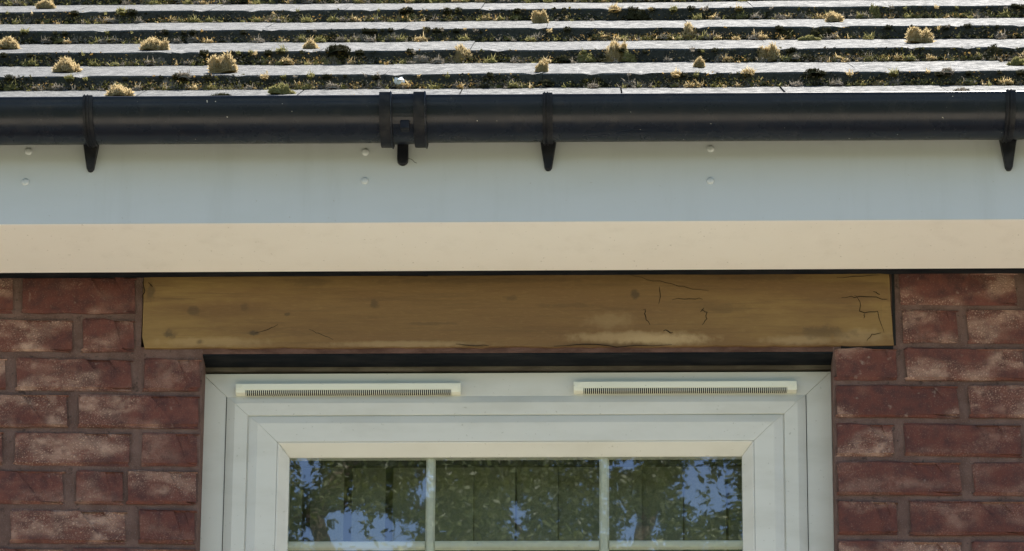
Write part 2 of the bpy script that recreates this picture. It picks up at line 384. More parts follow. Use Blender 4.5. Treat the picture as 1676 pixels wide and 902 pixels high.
for px, r in ((((1378, 487), (1400, 486), (1425, 486), (1452, 490)), .0009), (((1398, 482), (1408, 495), (1406, 508), (1420, 512), (1436, 510), (1441, 527), (1447, 545)), .0008),
              (((1047, 506), (1055, 507), (1056, 518), (1064, 532)), .0012), (((1086, 541), (1093, 543), (1101, 544)), .0014), (((1148, 508), (1157, 512), (1156, 522), (1149, 532)), .0009),
              (((1146, 510), (1152, 504)), .0009), (((1030, 450), (1060, 458), (1090, 463), (1120, 470), (1160, 476)), .0006), (((1079, 470), (1081, 480), (1078, 498)), .0008),
              (((1430, 478), (1440, 482)), .001), (((1418, 560), (1426, 548), (1442, 545)), .0007), (((506, 540), (522, 546), (545, 556)), .0007), (((418, 546), (438, 540), (455, 531)), .0007),
              (((1414, 512), (1414, 521)), .0008), (((745, 562), (770, 567), (800, 566)), .0009), (((905, 566), (960, 563), (1010, 567), (1100, 564)), .0011), (((1100, 490), (1130, 488), (1150, 490)), .0006),
              (((234, 458), (237, 475), (233, 490)), .0012), (((244, 464), (250, 469)), .0011), (((1370, 455), (1400, 453), (1438, 450)), .0006), (((635, 451), (700, 452)), .001)):
    crack(px, r)
b = MB(); b.box(OL-.115, OR+.115, .0056, .1, LIN_Z+.0015, LZ0+.004); b.build('bedding_strip', BEDDING, lin)
b = MB(); b.box(LX1+.0042, LX1+.0090, .0025, .09, LZ0+.001, 4.45); b.build('joint_shade_strip', DARK, lin)  # solid dark strip painted in for shade inside the end joint
b = MB(); b.box(OR+.012, LX1+.004, .0030, .0044, LIN_Z+.0045, LZ0-.0005); b.build('joint_shade_strip', DARK, lin)  # same dark colour for shade in the joint under the beam end
b = MB(); b.box(OL+.0005, OR-.0005, .006, .0555, LIN_Z-.0015, LIN_Z+.0012); b.build('steel_angle', STEEL_AND_GAP, lin)

# =================================================================== WINDOW
FY = .055
WX0, WX1, WZ1 = at(330, 611, FY).x+.001, at(1362, 609, FY).x-.002, at(838, 610, FY).z
win = thing('casement_window', 'white plastic casement window with glazing bars and two slim vents along its head', 'window', (0, FY, WIN_Z0))
def ring(names, prof, mat, inset=0.0, bevel=.0012):
    """mitred surround; prof = closed list of (distance in from the outer edge, depth)"""
    x0, x1, z0, z1 = WX0+inset, WX1-inset, WIN_Z0+inset, WZ1-inset
    gap = .00012
    out = []
    for nm, side in zip(names, 'TBLR'):
        b = MB(); A, B = [], []
        for w_, d in prof:
            if side == 'T': A.append((x0+w_+gap, FY+d, z1-w_)); B.append((x1-w_-gap, FY+d, z1-w_))
            if side == 'B': A.append((x1-w_-gap, FY+d, z0+w_)); B.append((x0+w_+gap, FY+d, z0+w_))
            if side == 'L': A.append((x0+w_, FY+d, z0+w_+gap)); B.append((x0+w_, FY+d, z1-w_-gap))
            if side == 'R': A.append((x1-w_, FY+d, z1-w_-gap)); B.append((x1-w_, FY+d, z0+w_+gap))
        k = len(prof)
        b.add(A+B, [(i, k+i, k+(i+1) % k, (i+1) % k) for i in range(k)]+[tuple(range(k)), tuple(range(2*k-1, k-1, -1))])
        out.append(b.build(nm, mat, win, bevel=bevel))
    return out
ring(['frame_member']*4, [(0, 0), (.052, 0), (.052, .07), (0, .07)], UPVC)
ring(['sash_member']*4, [(.0455, -.0006), (.0610, -.0075), (.0840, -.0075), (.0848, -.0050), (.0862, -.0050), (.0870, -.0085), (.1030, -.0150), (.1385, -.0150), (.1385, .05), (.0455, .05)], UPVC, bevel=.0009)
ring(['glazing_bead']*4, [(.1390, -.0150), (.1408, -.0150), (.1590, .0060), (.1590, .03), (.1390, .03)], UPVC, bevel=.0008)
for side in (WX0, WX1):                                          # dark gasket lines along the sash
    s = 1 if side == WX0 else -1
    b = MB(); xa = side+s*.0447; b.box(min(xa, xa+s*.0009), max(xa, xa+s*.0009), FY-.0012, FY+.001, WIN_Z0+.05, WZ1-.046); b.build('gasket', DARK, win)
GX0, GX1, GZ0, GZ1 = WX0+.155, WX1-.155, WIN_Z0+.155, WZ1-.155
b = MB(); b.add([(GX0, FY+.0075, GZ0), (GX1, FY+.0075, GZ0), (GX1, FY+.0075, GZ1), (GX0, FY+.0075, GZ1)], [(0, 1, 2, 3)])
pane = b.build('glass_pane', GLASS, win); pane['label'] = 'glass pane reflecting trees and blue sky'
# seal around the glass: dark spacer
b = MB(); b.box(GX0, GX1, FY+.0195, FY+.030, WZ1-.168, WZ1-.157); b.build('glass_spacer', DARK, win)
# glazing bars between the panes, each a shallow moulded strip
def bar(x0, x1, z0, z1, vert):
    b = MB(); y0, y1 = FY+.0125, FY+.0185
    if vert: prof = [(x0, y1), (x0+.003, y0+.001), (x0+.006, y0), (x1-.006, y0), (x1-.003, y0+.001), (x1, y1)]; A = [(p, q, z0) for p, q in prof]; B = [(p, q, z1) for p, q in prof]
    else: prof = [(z0, y1), (z0+.003, y0+.001), (z0+.006, y0), (z1-.006, y0), (z1-.003, y0+.001), (z1, y1)]; A = [(x0, q, p) for p, q in prof]; B = [(x1, q, p) for p, q in prof]
    k = len(prof); b.add(A+B, [(i, (i+1) % k, k+(i+1) % k, k+i) for i in range(k)]+[tuple(range(k)), tuple(range(2*k-1, k-1, -1))])
    b.build('glazing_bar', BAR, win)
BX = [(at(697, 800, FY+.015).x, at(712.5, 800, FY+.015).x), (at(981, 800, FY+.015).x, at(997, 800, FY+.015).x)]
HZ = at(838, 884, FY+.015).z; HH = .0175; ROWH = at(838, 743, FY).z-HZ
hz = [HZ-i*(ROWH+HH) for i in range(4)]
for a, c_ in BX: bar(a, c_, GZ0, GZ1, True)
for z in hz:
    if z-HH < GZ0: break
    for a, c_ in ((GX0, BX[0][0]-.0003), (BX[0][1]+.0003, BX[1][0]-.0003), (BX[1][1]+.0003, GX1)): bar(a, c_, z-HH, z, False)
# trickle vents
def trickle(u0_, u1_, v0_, label):
    x0, x1 = at(u0_, v0_, FY-.012).x, at(u1_, v0_, FY-.012).x; z1 = at((u0_+u1_)/2, v0_, FY-.012).z; H_ = .0195
    b = MB(); yb, yf = FY-.0003, FY-.013; zg = z1-.0132
    b.extrude([(yb, z1), (yf+.002, z1), (yf, z1-.002), (yf, zg), (yb, zg)], x0, x1)
    for a, c_ in ((x0, x0+.017), (x1-.017, x1)): b.extrude([(yb, zg), (yf, zg), (yf+.0012, z1-H_+.001), (yb, z1-H_)], a, c_)
    o = b.build('trickle_vent', VENT, win, bevel=.0006); o['label'] = label
    b = MB(); n = int((x1-x0-.034)/.0036)
    for i in range(n):
        xa = x0+.017+(i+.5)*(x1-x0-.034)/n
        b.box(xa-.0006, xa+.0006, yf+.0006, yb, z1-H_, zg)
    gq = b.build('grille', VENT, o); gq.location = (0, 0, 0); gq['kind'] = 'stuff'
    b = MB(); b.box(x0+.0172, x1-.0172, yf+.0022, yb-.0002, z1-H_+.0004, zg-.0003); q = b.build('grille_backing', DARK, o); q.location = (0, 0, 0)
    for xa in (x0+.009, x1-.009):
        b = MB(); k = 14; zc = z1-.0065
        b.add([(xa+.0042*cos(2*pi*i/k), yf+.0004, zc+.0042*sin(2*pi*i/k)) for i in range(k)]+[(xa+.0037*cos(2*pi*i/k), yf-.0007, zc+.0037*sin(2*pi*i/k)) for i in range(k)], [(i, (i+1) % k, k+(i+1) % k, k+i) for i in range(k)]+[tuple(range(k, 2*k))])
        q = b.build('screw_cap', VENT, o); q.location = (0, 0, 0)
trickle(386, 754, 626.5, 'slim slotted vent on the left of the window head')
trickle(939, 1304, 623, 'slim slotted vent on the right of the window head')
# sealant round the frame
b = MB(); b.box(OL, OR, FY-.002, FY+.03, WZ1+.0052, LIN_Z-.0016); b.build('head_sealant', SEAL, win)
b = MB(); b.box(OL, OR, FY+.012, FY+.03, WZ1+.0003, WZ1+.0051); b.build('head_gap', DARK, win)
for a, c_, mt in ((OL, WX0-.0006, DARK), (WX1+.0006, OR, BEDDING)):
    b = MB(); n = 40; zs = [WIN_Z0+(WZ1+.004-WIN_Z0)*i/n for i in range(n+1)]
    for z in zs:
        j = .0012*noise.noise(Vector((z*30, a*9, 0)))
        b.v += [(a, FY-.012+j, z), (c_+j*.4, FY-.002, z), (c_+j*.4, FY+.03, z), (a, FY+.03, z)]
    for i in range(n): o = i*4; b.f += [(o, o+1, o+5, o+4), (o+1, o+2, o+6, o+5)]
    b.build('jamb_sealant', mt, win)
b = MB(); b.box(WX0-.01, WX1+.01, -.035, FY+.07, WIN_Z0-.03, WIN_Z0-.0005); b.build('window_sill', UPVC, win, bevel=.004)

# room and blind behind the glass
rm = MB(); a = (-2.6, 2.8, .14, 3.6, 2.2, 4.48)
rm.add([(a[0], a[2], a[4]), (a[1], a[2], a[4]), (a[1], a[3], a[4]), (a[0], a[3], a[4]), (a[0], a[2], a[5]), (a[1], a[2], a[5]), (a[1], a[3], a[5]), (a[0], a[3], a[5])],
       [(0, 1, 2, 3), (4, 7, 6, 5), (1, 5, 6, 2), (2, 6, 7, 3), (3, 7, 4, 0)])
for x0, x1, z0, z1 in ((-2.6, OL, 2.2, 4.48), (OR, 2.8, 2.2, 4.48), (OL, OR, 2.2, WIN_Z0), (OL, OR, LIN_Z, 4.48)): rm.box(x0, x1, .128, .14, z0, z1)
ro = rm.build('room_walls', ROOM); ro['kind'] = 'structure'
bl = thing('vertical_blind', 'dark olive vertical blind with overlapping slats hanging behind the window glass', 'blind', (0, .15, WIN_Z0+.1))
b = MB(); BZ = at(838, 753, .145).z; b.box(GX0-.06, GX1+.06, .125, .160, BZ, BZ+.04); b.build('head_rail', RAIL, bl)
edges = [440, 508, 576, 643, 708, 776, 846, 914, 983, 1050, 1120, 1192, 1262]
for i, (u, u2) in enumerate(zip(edges, edges[1:])):
    x0 = at(u, 800, .145).x; wd = .0738 if i > 3 else .0615
    ang = -.16 if i < 4 else -.10
    b = MB(); n = 6
    for k in range(n+1):
        q = k/n; xx = wd*q; cy = .004*sin(pi*q)
        for z in (BZ-.0005, WIN_Z0+.12): b.v.append((xx*cos(ang), xx*sin(ang)-cy, z))
    for k in range(n): o = 2*k; b.f.append((o, o+2, o+3, o+1))
    o = b.build('slat', BLIND, bl, smooth=True); o.location = Vector((x0, .150+.001*(i % 2), 0))-bl.location

# =================================================================== SOFFIT, FASCIA
FF = -.200                                                       # fascia face
SZ = at(838, 362.5, FF).z                                        # underside of the eaves
SB = at(838, 441, 0).y
sof = thing('soffit', 'cream lit white plastic soffit board under the eaves with a dark strip drawn for the shaded wall gap', 'soffit', (0, -.11, SZ))
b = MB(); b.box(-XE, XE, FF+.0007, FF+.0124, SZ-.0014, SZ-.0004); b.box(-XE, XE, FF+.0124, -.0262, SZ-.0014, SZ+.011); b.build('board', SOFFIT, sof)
b = MB(); n = 80
for i in range(n+1):
    x = -XE+2*XE*i/n; j = .0012*noise.noise(Vector((x*3, 4, 0)))
    b.v += [(x, -.0258, SZ+.0022+j*.4), (x, .0005, SZ+.0022+j), (x, .0005, SZ+.03), (x, -.0258, SZ+.03)]
for i in range(n):
    o = 4*i; b.f += [(o, o+1, o+5, o+4), (o+1, o+2, o+6, o+5), (o+3, o, o+4, o+7)]
b.build('gap_shade_strip', STEEL_AND_GAP, sof)  # near-black strip stands for the shade in the gap at the wall
fas = thing('fascia_board', 'white plastic fascia board behind the black gutter, tinted blue along its foot', 'fascia', (0, FF, SZ))
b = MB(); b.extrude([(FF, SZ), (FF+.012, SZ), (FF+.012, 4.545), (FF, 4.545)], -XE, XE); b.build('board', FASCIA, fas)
def cap_mesh():
    b = MB(); k = 18; prof = [(.0066, 0), (.0064, -.0010), (.0050, -.0021), (.003, -.0027)]
    for r_, y in prof: b.v += [(r_*cos(2*pi*i/k), y, r_*sin(2*pi*i/k)) for i in range(k)]
    for j in range(3): b.f += [(j*k+i, j*k+(i+1) % k, (j+1)*k+(i+1) % k, (j+1)*k+i) for i in range(k)]
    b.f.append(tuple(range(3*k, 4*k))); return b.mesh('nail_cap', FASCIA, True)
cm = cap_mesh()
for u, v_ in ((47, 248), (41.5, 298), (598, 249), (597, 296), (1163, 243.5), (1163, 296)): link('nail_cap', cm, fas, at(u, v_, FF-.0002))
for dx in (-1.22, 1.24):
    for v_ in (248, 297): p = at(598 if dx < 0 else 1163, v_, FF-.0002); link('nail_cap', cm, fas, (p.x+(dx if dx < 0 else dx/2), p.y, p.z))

# =================================================================== GUTTER
GR = .0505; GY = FF-.0075-GR
GZ = at(838, 157.5, GY-GR).z
gut = thing('gutter', 'black half-round plastic gutter with union and brackets along the roof edge', 'gutter', (0, GY, GZ))
def arc(r, t0, t1, n): return [(GY-r*cos(t0+(t1-t0)*i/n), GZ-r*sin(t0+(t1-t0)*i/n)) for i in range(n+1)]
def channel(x0, x1):
    out = arc(GR, -.02, pi+.02, 36); inn = arc(GR-.0025, -.02, pi+.02, 36)[::-1]
    bead = [(GY-GR+.0012+.0030*cos(t), GZ+.0015+.0030*sin(t)) for t in (0, .8, 1.57, 2.4, 3.14)]
    prof = bead[::-1]
    return MB().extrude([(a, b_) for a, b_ in inn+bead[0:1]+bead[1:]+out[1:]], x0, x1, False).build('gutter_channel', BLACK, gut, smooth=False)
XU = at(658, 200, GY-GR).x
for a, c_ in ((-XE-.05, XU-.003), (XU+.003, XE+.05)):
    o = channel(a, c_); o.data.polygons.foreach_set('use_smooth', [len(p.vertices) == 4 for p in o.data.polygons])
def band(name, r, x0, x1, parent, mat=BLACK2, t0=-.10, t1=pi+.05, bevel=.0012):
    prof = arc(r, t0, t1, 30)+arc(GR+.0003, t0, t1, 30)[::-1]
    o = MB().extrude(prof, x0, x1).build(name, mat, gut if parent is None else parent, bevel=bevel)
    if parent is not None: o.location = (0, 0, 0)
    return o
un = band('union_joint', GR+.0022, at(622, 200, GY-GR).x, at(696, 200, GY-GR).x, None, BLACK)
for a, c_ in ((620, 641), (676, 697)):
    xa, xb = at(a, 200, GY-GR).x, at(c_, 200, GY-GR).x
    band('clip_ring', GR+.0080, xa, xb, un)
    band('clip_edge', GR+.0102, xb-.0030, xb-.0008, un, BLACK)
b = MB(); xc = at(659.5, 250, FF).x; zt, zb = GZ-.03, at(659.5, 272, FF).z
pts = [(-.0095, zt), (-.0095, zb+.010)]+[(-.0095*cos(t), zb+.0095-.0095*sin(t)) for t in [pi*k/8 for k in range(1, 8)]]+[(.0095, zb+.010), (.0095, zt)]
def plate(pts, xc, depth0, depth1, y=FF-.0004):
    b = MB(); k = len(pts); zmax = max(p[1] for p in pts); zmin = min(p[1] for p in pts)
    fr_ = [(xc+a, y-(depth1+(depth0-depth1)*(z-zmin)/(zmax-zmin)), z) for a, z in pts]
    b.add(fr_+[(xc+a*1.0, y, z) for a, z in pts], [tuple(range(k))]+[((i+1) % k, i, k+i, k+(i+1) % k) for i in range(k)]); return b
o = plate(pts, xc, .010, .008).build('leg', BLACK2, un, bevel=.0015); o.location = (0, 0, 0)
b = MB(); b.box(XU-.004, XU+.012, GY-GR*.78, GY-GR*.5, GZ-GR*1.05, GZ-GR*.72); o = b.build('clip_block', BLACK2, un, bevel=.002); o.location = (0, 0, 0)
for us, ul, vt in ((142, 149.5, 283), (896, 897.5, 281), (1656, 1650, 281), (-610, -600, 283), (2400, 2390, 281)):
    xs = at(us, 200, GY-GR).x; xl = at(ul, 255, FF).x; xm = (xs+xl)/2; zb = at(ul, vt, FF).z; zt = GZ-.015
    br = band('bracket', GR+.0030, xs-.0085, xs+.0085, None, BLACK2, bevel=.0008)
    for dx in (-.0065, -.001): band('rib', GR+.0052, xs+dx, xs+dx+.0022, br, bevel=.0005)
    zh = at(ul, 231, FF).z; w1 = .0145; w2 = .0065
    pts = [(-w1, zt), (-w1, zh), (-w2, zb+.006), (-w2*.6, zb+.0015), (0, zb), (w2*.6, zb+.0015), (w2, zb+.006), (w1, zh), (w1, zt)]
    o = plate(pts, xl, .018, .007).build('leg', BLACK2, br, bevel=.0015); o.location = (0, 0, 0)
b = MB(); b.tube([at(668, 259, FF-.012), at(674, 261, FF-.012), at(679, 266, FF-.011), at(682, 267, FF-.010)], [.0005]*4, 4)
tag(b.build('twig', DARK), 'thin dark twig poking out beside the gutter union leg', 'twig')

# =================================================================== ROOF
TH = radians(38.0); T = .025; GA = .345; Y0, Z0 = -.260, 4.565
ct, st = cos(TH), sin(TH)
roof = thing('tiled_roof', 'mossy roof of flat grey interlocking concrete tiles above the black gutter', 'roof', (0, Y0, Z0))
def rp(k): return (Y0+GA*ct*k, Z0+GA*st*k)                       # front top edge of course k
b = MB()
NR = 9
def sl_pt(s, n): return (Y0+s*ct-n*st, Z0+s*st+n*ct)             # s up the rafter, n above the front edges
RIDGE = 5.15
p = [sl_pt(.06, -T-.045), sl_pt(RIDGE, -T-.045), sl_pt(RIDGE, -T-.012), sl_pt(.06, -T-.012)]
b.extrude(p, -XE-.1, XE+.1)
ry, rz = sl_pt(RIDGE, -.03)
b.add([(-XE-.1, ry, rz), (XE+.1, ry, rz), (XE+.1, 7.75, 4.5), (-XE-.1, 7.75, 4.5)], [(0, 1, 2, 3)])
for s_ in (-1, 1): b.add([(s_*XE, Y0+.1, 4.5), (s_*XE, 7.5, 4.5), (s_*XE, ry, rz-.05)], [(0, 1, 2)])
b.build('roof_deck', TILE, roof)
b = MB()                                                          # courses beyond those built tile by tile
for k in range(15):
    (y_, z_) = rp(k)
    spans = ((-XE-.1, XE+.1),) if k >= NR else ((-XE-.1, -2.36), (2.36, XE+.1))
    for x0, x1 in spans:
        ylo, zlo = y_+T*st, z_-T*ct; yt, zt = y_+.42*cos(TH-.07), z_+.42*sin(TH-.07)
        b.extrude([(ylo, zlo), (yt, zt-.012), (yt, zt), (y_, z_)], x0, x1)
o = b.build('roof_courses', TILE, roof); o['kind'] = 'stuff'
TILT = math.atan2(T-.001, GA)                                     # each tile lies on the one below
TW = at(1290, 147, -.2).x-at(1020, 147, -.2).x
XJ = at(1020, 147, -.2).x
def tile_mesh(seed):
    """local: x across, y up the tile, z off its face; origin at the top of the front edge"""
    R = random.Random(seed); b = MB(); nx = 16; W_ = TW-.0007
    rows = [(0.0025, -T+.0005), (0.0, -T+.003), (-.0002, -.003), (.0025, -.0003), (.05, 0), (.14, 0), (.25, 0), (.355, 0)]
    for j, (y, z) in enumerate(rows):
        for i in range(nx+1):
            x = W_*i/nx; a = noise.noise(Vector((x*25, seed*3.1, j*.9)))
            dz = .0011*noise.noise(Vector((x*9, y*9, seed*5.7))) if j > 2 else 0
            chip = -.0025 if (j == 3 and R.random() < .06) else 0
            b.v.append((x+R.uniform(-.001, .001)*(0 < i < nx), y+.0016*a*(j < 4)+(.0015*R.random() if j in (1, 2) else 0), z+dz+chip))
    nn = nx+1
    for j in range(len(rows)-1):
        for i in range(nx): o = j*nn+i; b.f.append((o, o+1, o+nn+1, o+nn))
    # sides
    for i in (0, nx):
        col_ = [j*nn+i for j in range(1, len(rows))]; q = len(b.v)
        b.v.append((b.v[i][0], .355, -.014)); b.f.append((i, *col_, q) if i == 0 else (q, *col_[::-1], i))
    return b.mesh('roof_tile', TILE)
TM = [tile_mesh(s) for s in range(5)]
rr = random.Random(11)
def tile_x0(k): return XJ+(0 if k % 2 == 0 else TW*.5)
for k in range(NR):
    y_, z_ = rp(k)
    for j in range(-9, 9):
        x = tile_x0(k)+j*TW
        if x+TW < -2.36 or x > 2.36: continue
        if x < -2.36 or x+TW > 2.36: continue
        link('roof_tile', rr.choice(TM), roof, (x, y_+rr.uniform(-.0008, .0008), z_+rr.uniform(-.0006, .0005)), (TH-TILT+rr.uniform(-.002, .002), rr.uniform(-.0015, .0015), rr.uniform(-.0015, .0015)), (1 if k else .992, 1, 1))

# --- moss -----------------------------------------------------------------
SURF = TH-TILT
def roof_hit(u, v_):
    """where the sight line of a pixel meets a tile face: row, distance up the tile, world point"""
    d = (fw*FOCAL + rt*(u-PW/2) + up*(RISE+PH/2-v_)).normalized()
    for k in range(9):
        y_, z_ = rp(k)
        n = Vector((0, -sin(SURF), cos(SURF))); P = Vector((0, y_, z_))
        t = (P-CAM).dot(n)/d.dot(n); H_ = CAM+d*t; s = (H_-P).dot(Vector((0, cos(SURF), sin(SURF))))
        if 0 <= s <= GA: return k, s, H_
        if k < 8:                                                 # the front of the next course: stand at its foot
            y2, z2 = rp(k+1); n2 = Vector((0, -cos(SURF), -sin(SURF))); P2 = Vector((0, y2, z2))
            t = (P2-CAM).dot(n2)/d.dot(n2); H2 = CAM+d*t; h = (H2-P2).dot(n)
            if -T-.002 <= h <= .001:
                return k, GA, Vector((H2.x, y_+(GA-.006)*cos(SURF), z_+(GA-.006)*sin(SURF)))
    return None
def blade(b, p, d, ln, wd, R):
    s = d.cross(Vector((R.uniform(-1, 1), R.uniform(-1, 1), R.uniform(-1, 1)))).normalized()*wd
    bend = Vector((R.uniform(-1, 1), R.uniform(-1, 1), -.2))*ln*.25
    n = len(b.v); m_ = p+d*ln*.55
    b.v += [tuple(p-s), tuple(p+s), tuple(m_+s*.8), tuple(m_-s*.8), tuple(p+d*ln+bend)]
    b.f += [(n, n+1, n+2, n+3), (n+3, n+2, n+4)]
def tuft_mesh(seed, mat, nbl, ln, wd, flat=1.0):
    """unit cushion of several uneven lobes bristling with shoots; about radius 1 across and 1 high"""
    R = random.Random(seed); b = MB(); nu, nv = 9, 4
    lobes = [(0, 0, .52, 1.0)]+[(R.uniform(.3, .75)*cos(q), R.uniform(.3, .75)*sin(q), R.uniform(.2, .42), R.uniform(.6, 1.5)) for q in [R.uniform(0, 2*pi) for _ in range(9)]]
    for li, (lx, ly, lr, lh) in enumerate(lobes):
        q0 = len(b.v)
        def pt(a, e):
            r_ = lr*(1+.4*noise.noise(Vector((cos(a)*2, sin(a)*2, e*2+seed*3.3+li))))
            return Vector((lx+r_*cos(e)*cos(a), ly+r_*cos(e)*sin(a), r_*sin(e)*lh*1.25*flat-.06))
        for j in range(nv+1):
            for i in range(nu): b.v.append(tuple(pt(2*pi*i/nu, pi/2*j/nv)))
        for j in range(nv):
            for i in range(nu): o = q0+j*nu+i; q = q0+j*nu+(i+1) % nu; b.f.append((o, q, q+nu, o+nu))
        for _ in range(int(nbl*(1.6 if li == 0 else .75)*lr)):
            a = R.uniform(0, 2*pi); e = math.asin(R.random()**.7); p = pt(a, e)*.97
            d = (Vector((cos(e)*cos(a)*.8, cos(e)*sin(a)*.8, sin(e)*.7+.35))+Vector((R.gauss(0, .35), R.gauss(0, .35), R.gauss(0, .3)))).normalized()
            blade(b, p, d, ln*R.uniform(.35, 1.25), wd*R.uniform(.6, 1.2), R)
    return b.mesh('moss_tuft', mat)
TUFT = {'gold': [tuft_mesh(i, GOLD, 800, .22, .030) for i in range(4)], 'green': [tuft_mesh(10+i, GREEN, 700, .15, .030) for i in range(2)],
        'grey': [tuft_mesh(20+i, GREY, 600, .10, .034, .8) for i in range(3)], 'dark': [tuft_mesh(30+i, DARKM, 700, .15, .034) for i in range(3)]}
MOSS = [  # kind, pixel of its foot, width and height in pixels, label
 ('gold', 14, 80, 44, 26, 'golden moss tuft cut by the left edge of the picture'),
 ('gold', 108, 118, 46, 30, 'large golden moss tuft up and left of the leftmost gutter bracket'),
 ('gold', 194, 157, 44, 22, 'bright golden moss tuft on the lowest tile course, just right of the leftmost bracket'),
 ('gold', 250, 82, 42, 26, 'ragged golden moss tuft with grey head above the leftmost bracket, on the third course up'),
 ('gold', 78, 14, 34, 22, 'golden moss tuft at the top left, cut by the top of the picture'),
 ('gold', 368, 119, 42, 34, 'tall straw coloured moss tuft between the leftmost bracket and the union'),
 ('green', 462, 154, 36, 22, 'olive moss tuft with a whitish tip on the lowest course left of the union'),
 ('gold', 508, 80, 28, 20, 'small pale moss tuft left of the union on the third course up'),
 ('gold', 757, 82, 34, 40, 'tall golden moss tuft to the upper right of the gutter union'),
 ('gold', 885, 38, 26, 26, 'golden moss tuft near the top, straight above the middle bracket'),
 ('gold', 1004, 80, 34, 44, 'tallest orange-gold moss tuft, up and right of the middle bracket'),
 ('gold', 1127, 46, 30, 38, 'bright golden moss tuft near the top, right of the tallest one'),
 ('gold', 885, 118, 18, 22, 'little pale moss tuft right above the middle bracket'),
 ('green', 1030, 99, 30, 20, 'yellow-green moss cushion just under the tallest golden tuft'),
 ('green', 962, 99, 38, 20, 'rounded olive moss cushion left of the tallest golden tuft'),
 ('gold', 1262, 84, 34, 32, 'leaning straw coloured moss tuft over two courses right of centre'),
 ('green', 1325, 66, 32, 12, 'low flat pale moss mound on the right, on a tile face'),
 ('gold', 1364, 36, 34, 24, 'dry brown and gold moss tuft near the top right'),
 ('green', 1432, 24, 28, 28, 'olive gold moss tuft at the top right, cut by the top of the picture'),
 ('gold', 1504, 70, 44, 28, 'wide golden moss tuft on the far right'),
 ('gold', 1144, 110, 22, 22, 'small gold tipped moss tuft with dark foot, right of the middle bracket'),
 ('gold', 1351, 97, 24, 12, 'small orange-brown moss mound on the right, below the flat pale one'),
 ('grey', 1305, 97, 42, 18, 'grey moss cushion beside the small orange-brown mound'),
 ('grey', 1180, 101, 28, 17, 'smooth grey moss mound right of the middle bracket'),
 ('grey', 692, 102, 40, 19, 'grey moss cushion right above the gutter union'),
 ('grey', 644, 66, 42, 18, 'knobbly brown moss cushion above the union on the third course up'),
 ('grey', 590, 66, 42, 17, 'pale brown moss cushion up and left of the union'),
 ('grey', 262, 106, 28, 16, 'small grey-brown moss mound under the ragged tuft with grey head'),
 ('green', 100, 71, 34, 12, 'low yellowish moss mound at the left, right of the edge tuft'),
 ('grey', 273, 143, 26, 22, 'grey moss clump by the lowest course between leftmost bracket and olive tuft'),
 ('dark', 1046, 12, 44, 24, 'dark moss clump at the top, left of the bright golden tuft'),
 ('dark', 1625, 92, 48, 30, 'big dark moss clump at the far right'),
 ('green', 1665, 107, 30, 18, 'olive moss cushion cut by the right edge of the picture'),
 ('green', 1560, 21, 40, 14, 'low olive moss mound at the top right, left of a brown one'),
 ('grey', 1600, 20, 30, 14, 'low brown moss mound at the top right corner'),
 ('dark', 1350, 54, 50, 24, 'dark spreading moss clump below the dry brown and gold tuft'),
 ('dark', 1285, 52, 32, 22, 'dark moss clump left of the low flat pale mound'),
 ('grey', 545, 97, 26, 18, 'grey-brown moss clump left of the union, on the second course up'),
 ('dark', 545, 60, 26, 18, 'dark moss clump up and left of the union beside pale brown cushion'),
 ('grey', 1575, 154, 34, 12, 'flat grey moss lump on the lowest course near the right bracket'),
 ('green', 180, 67, 40, 12, 'low green moss mat left of the ragged tuft with grey head'),
 ('gold', 1440, 137, 20, 10, 'tiny ochre moss tuft right of the second tile joint on the lowest course'),
 ('dark', 975, 136, 44, 18, 'dark feathery moss patch right of the middle bracket on the lowest course'),
 ('green', 1585, 134, 36, 13, 'low ochre moss patch above the flat grey lump near the right bracket'),
 ('gold', 440, 28, 30, 16, 'short pale moss tuft near the top, left of centre'),
 ('green', 640, 26, 16, 12, 'tiny pale cone shaped moss tuft near the top above the union'),
]
sc_px = 1/880.0
used = set()
for i, (kind, u, v_, w_, h_, lab) in enumerate(MOSS):
    hit = None; vv = v_
    hit = roof_hit(u, vv)
    if hit is None: print('MISS', lab); continue
    k, s, P = hit
    R = random.Random(100+i); me = R.choice(TUFT[kind])
    rx = w_/2*sc_px*1.22; hz_ = h_*sc_px*1.12
    fl = {'gold': 1.05, 'green': 1.0, 'grey': .75, 'dark': .95}[kind]
    o = link('moss_tuft', me, None, P-Vector((0, 0, .001)), (SURF*.55, R.uniform(-.1, .1), R.uniform(-.6, .6)), (rx, rx*.85, hz_/fl))
    tag(o, lab, 'moss', 'moss tufts on the roof tiles')
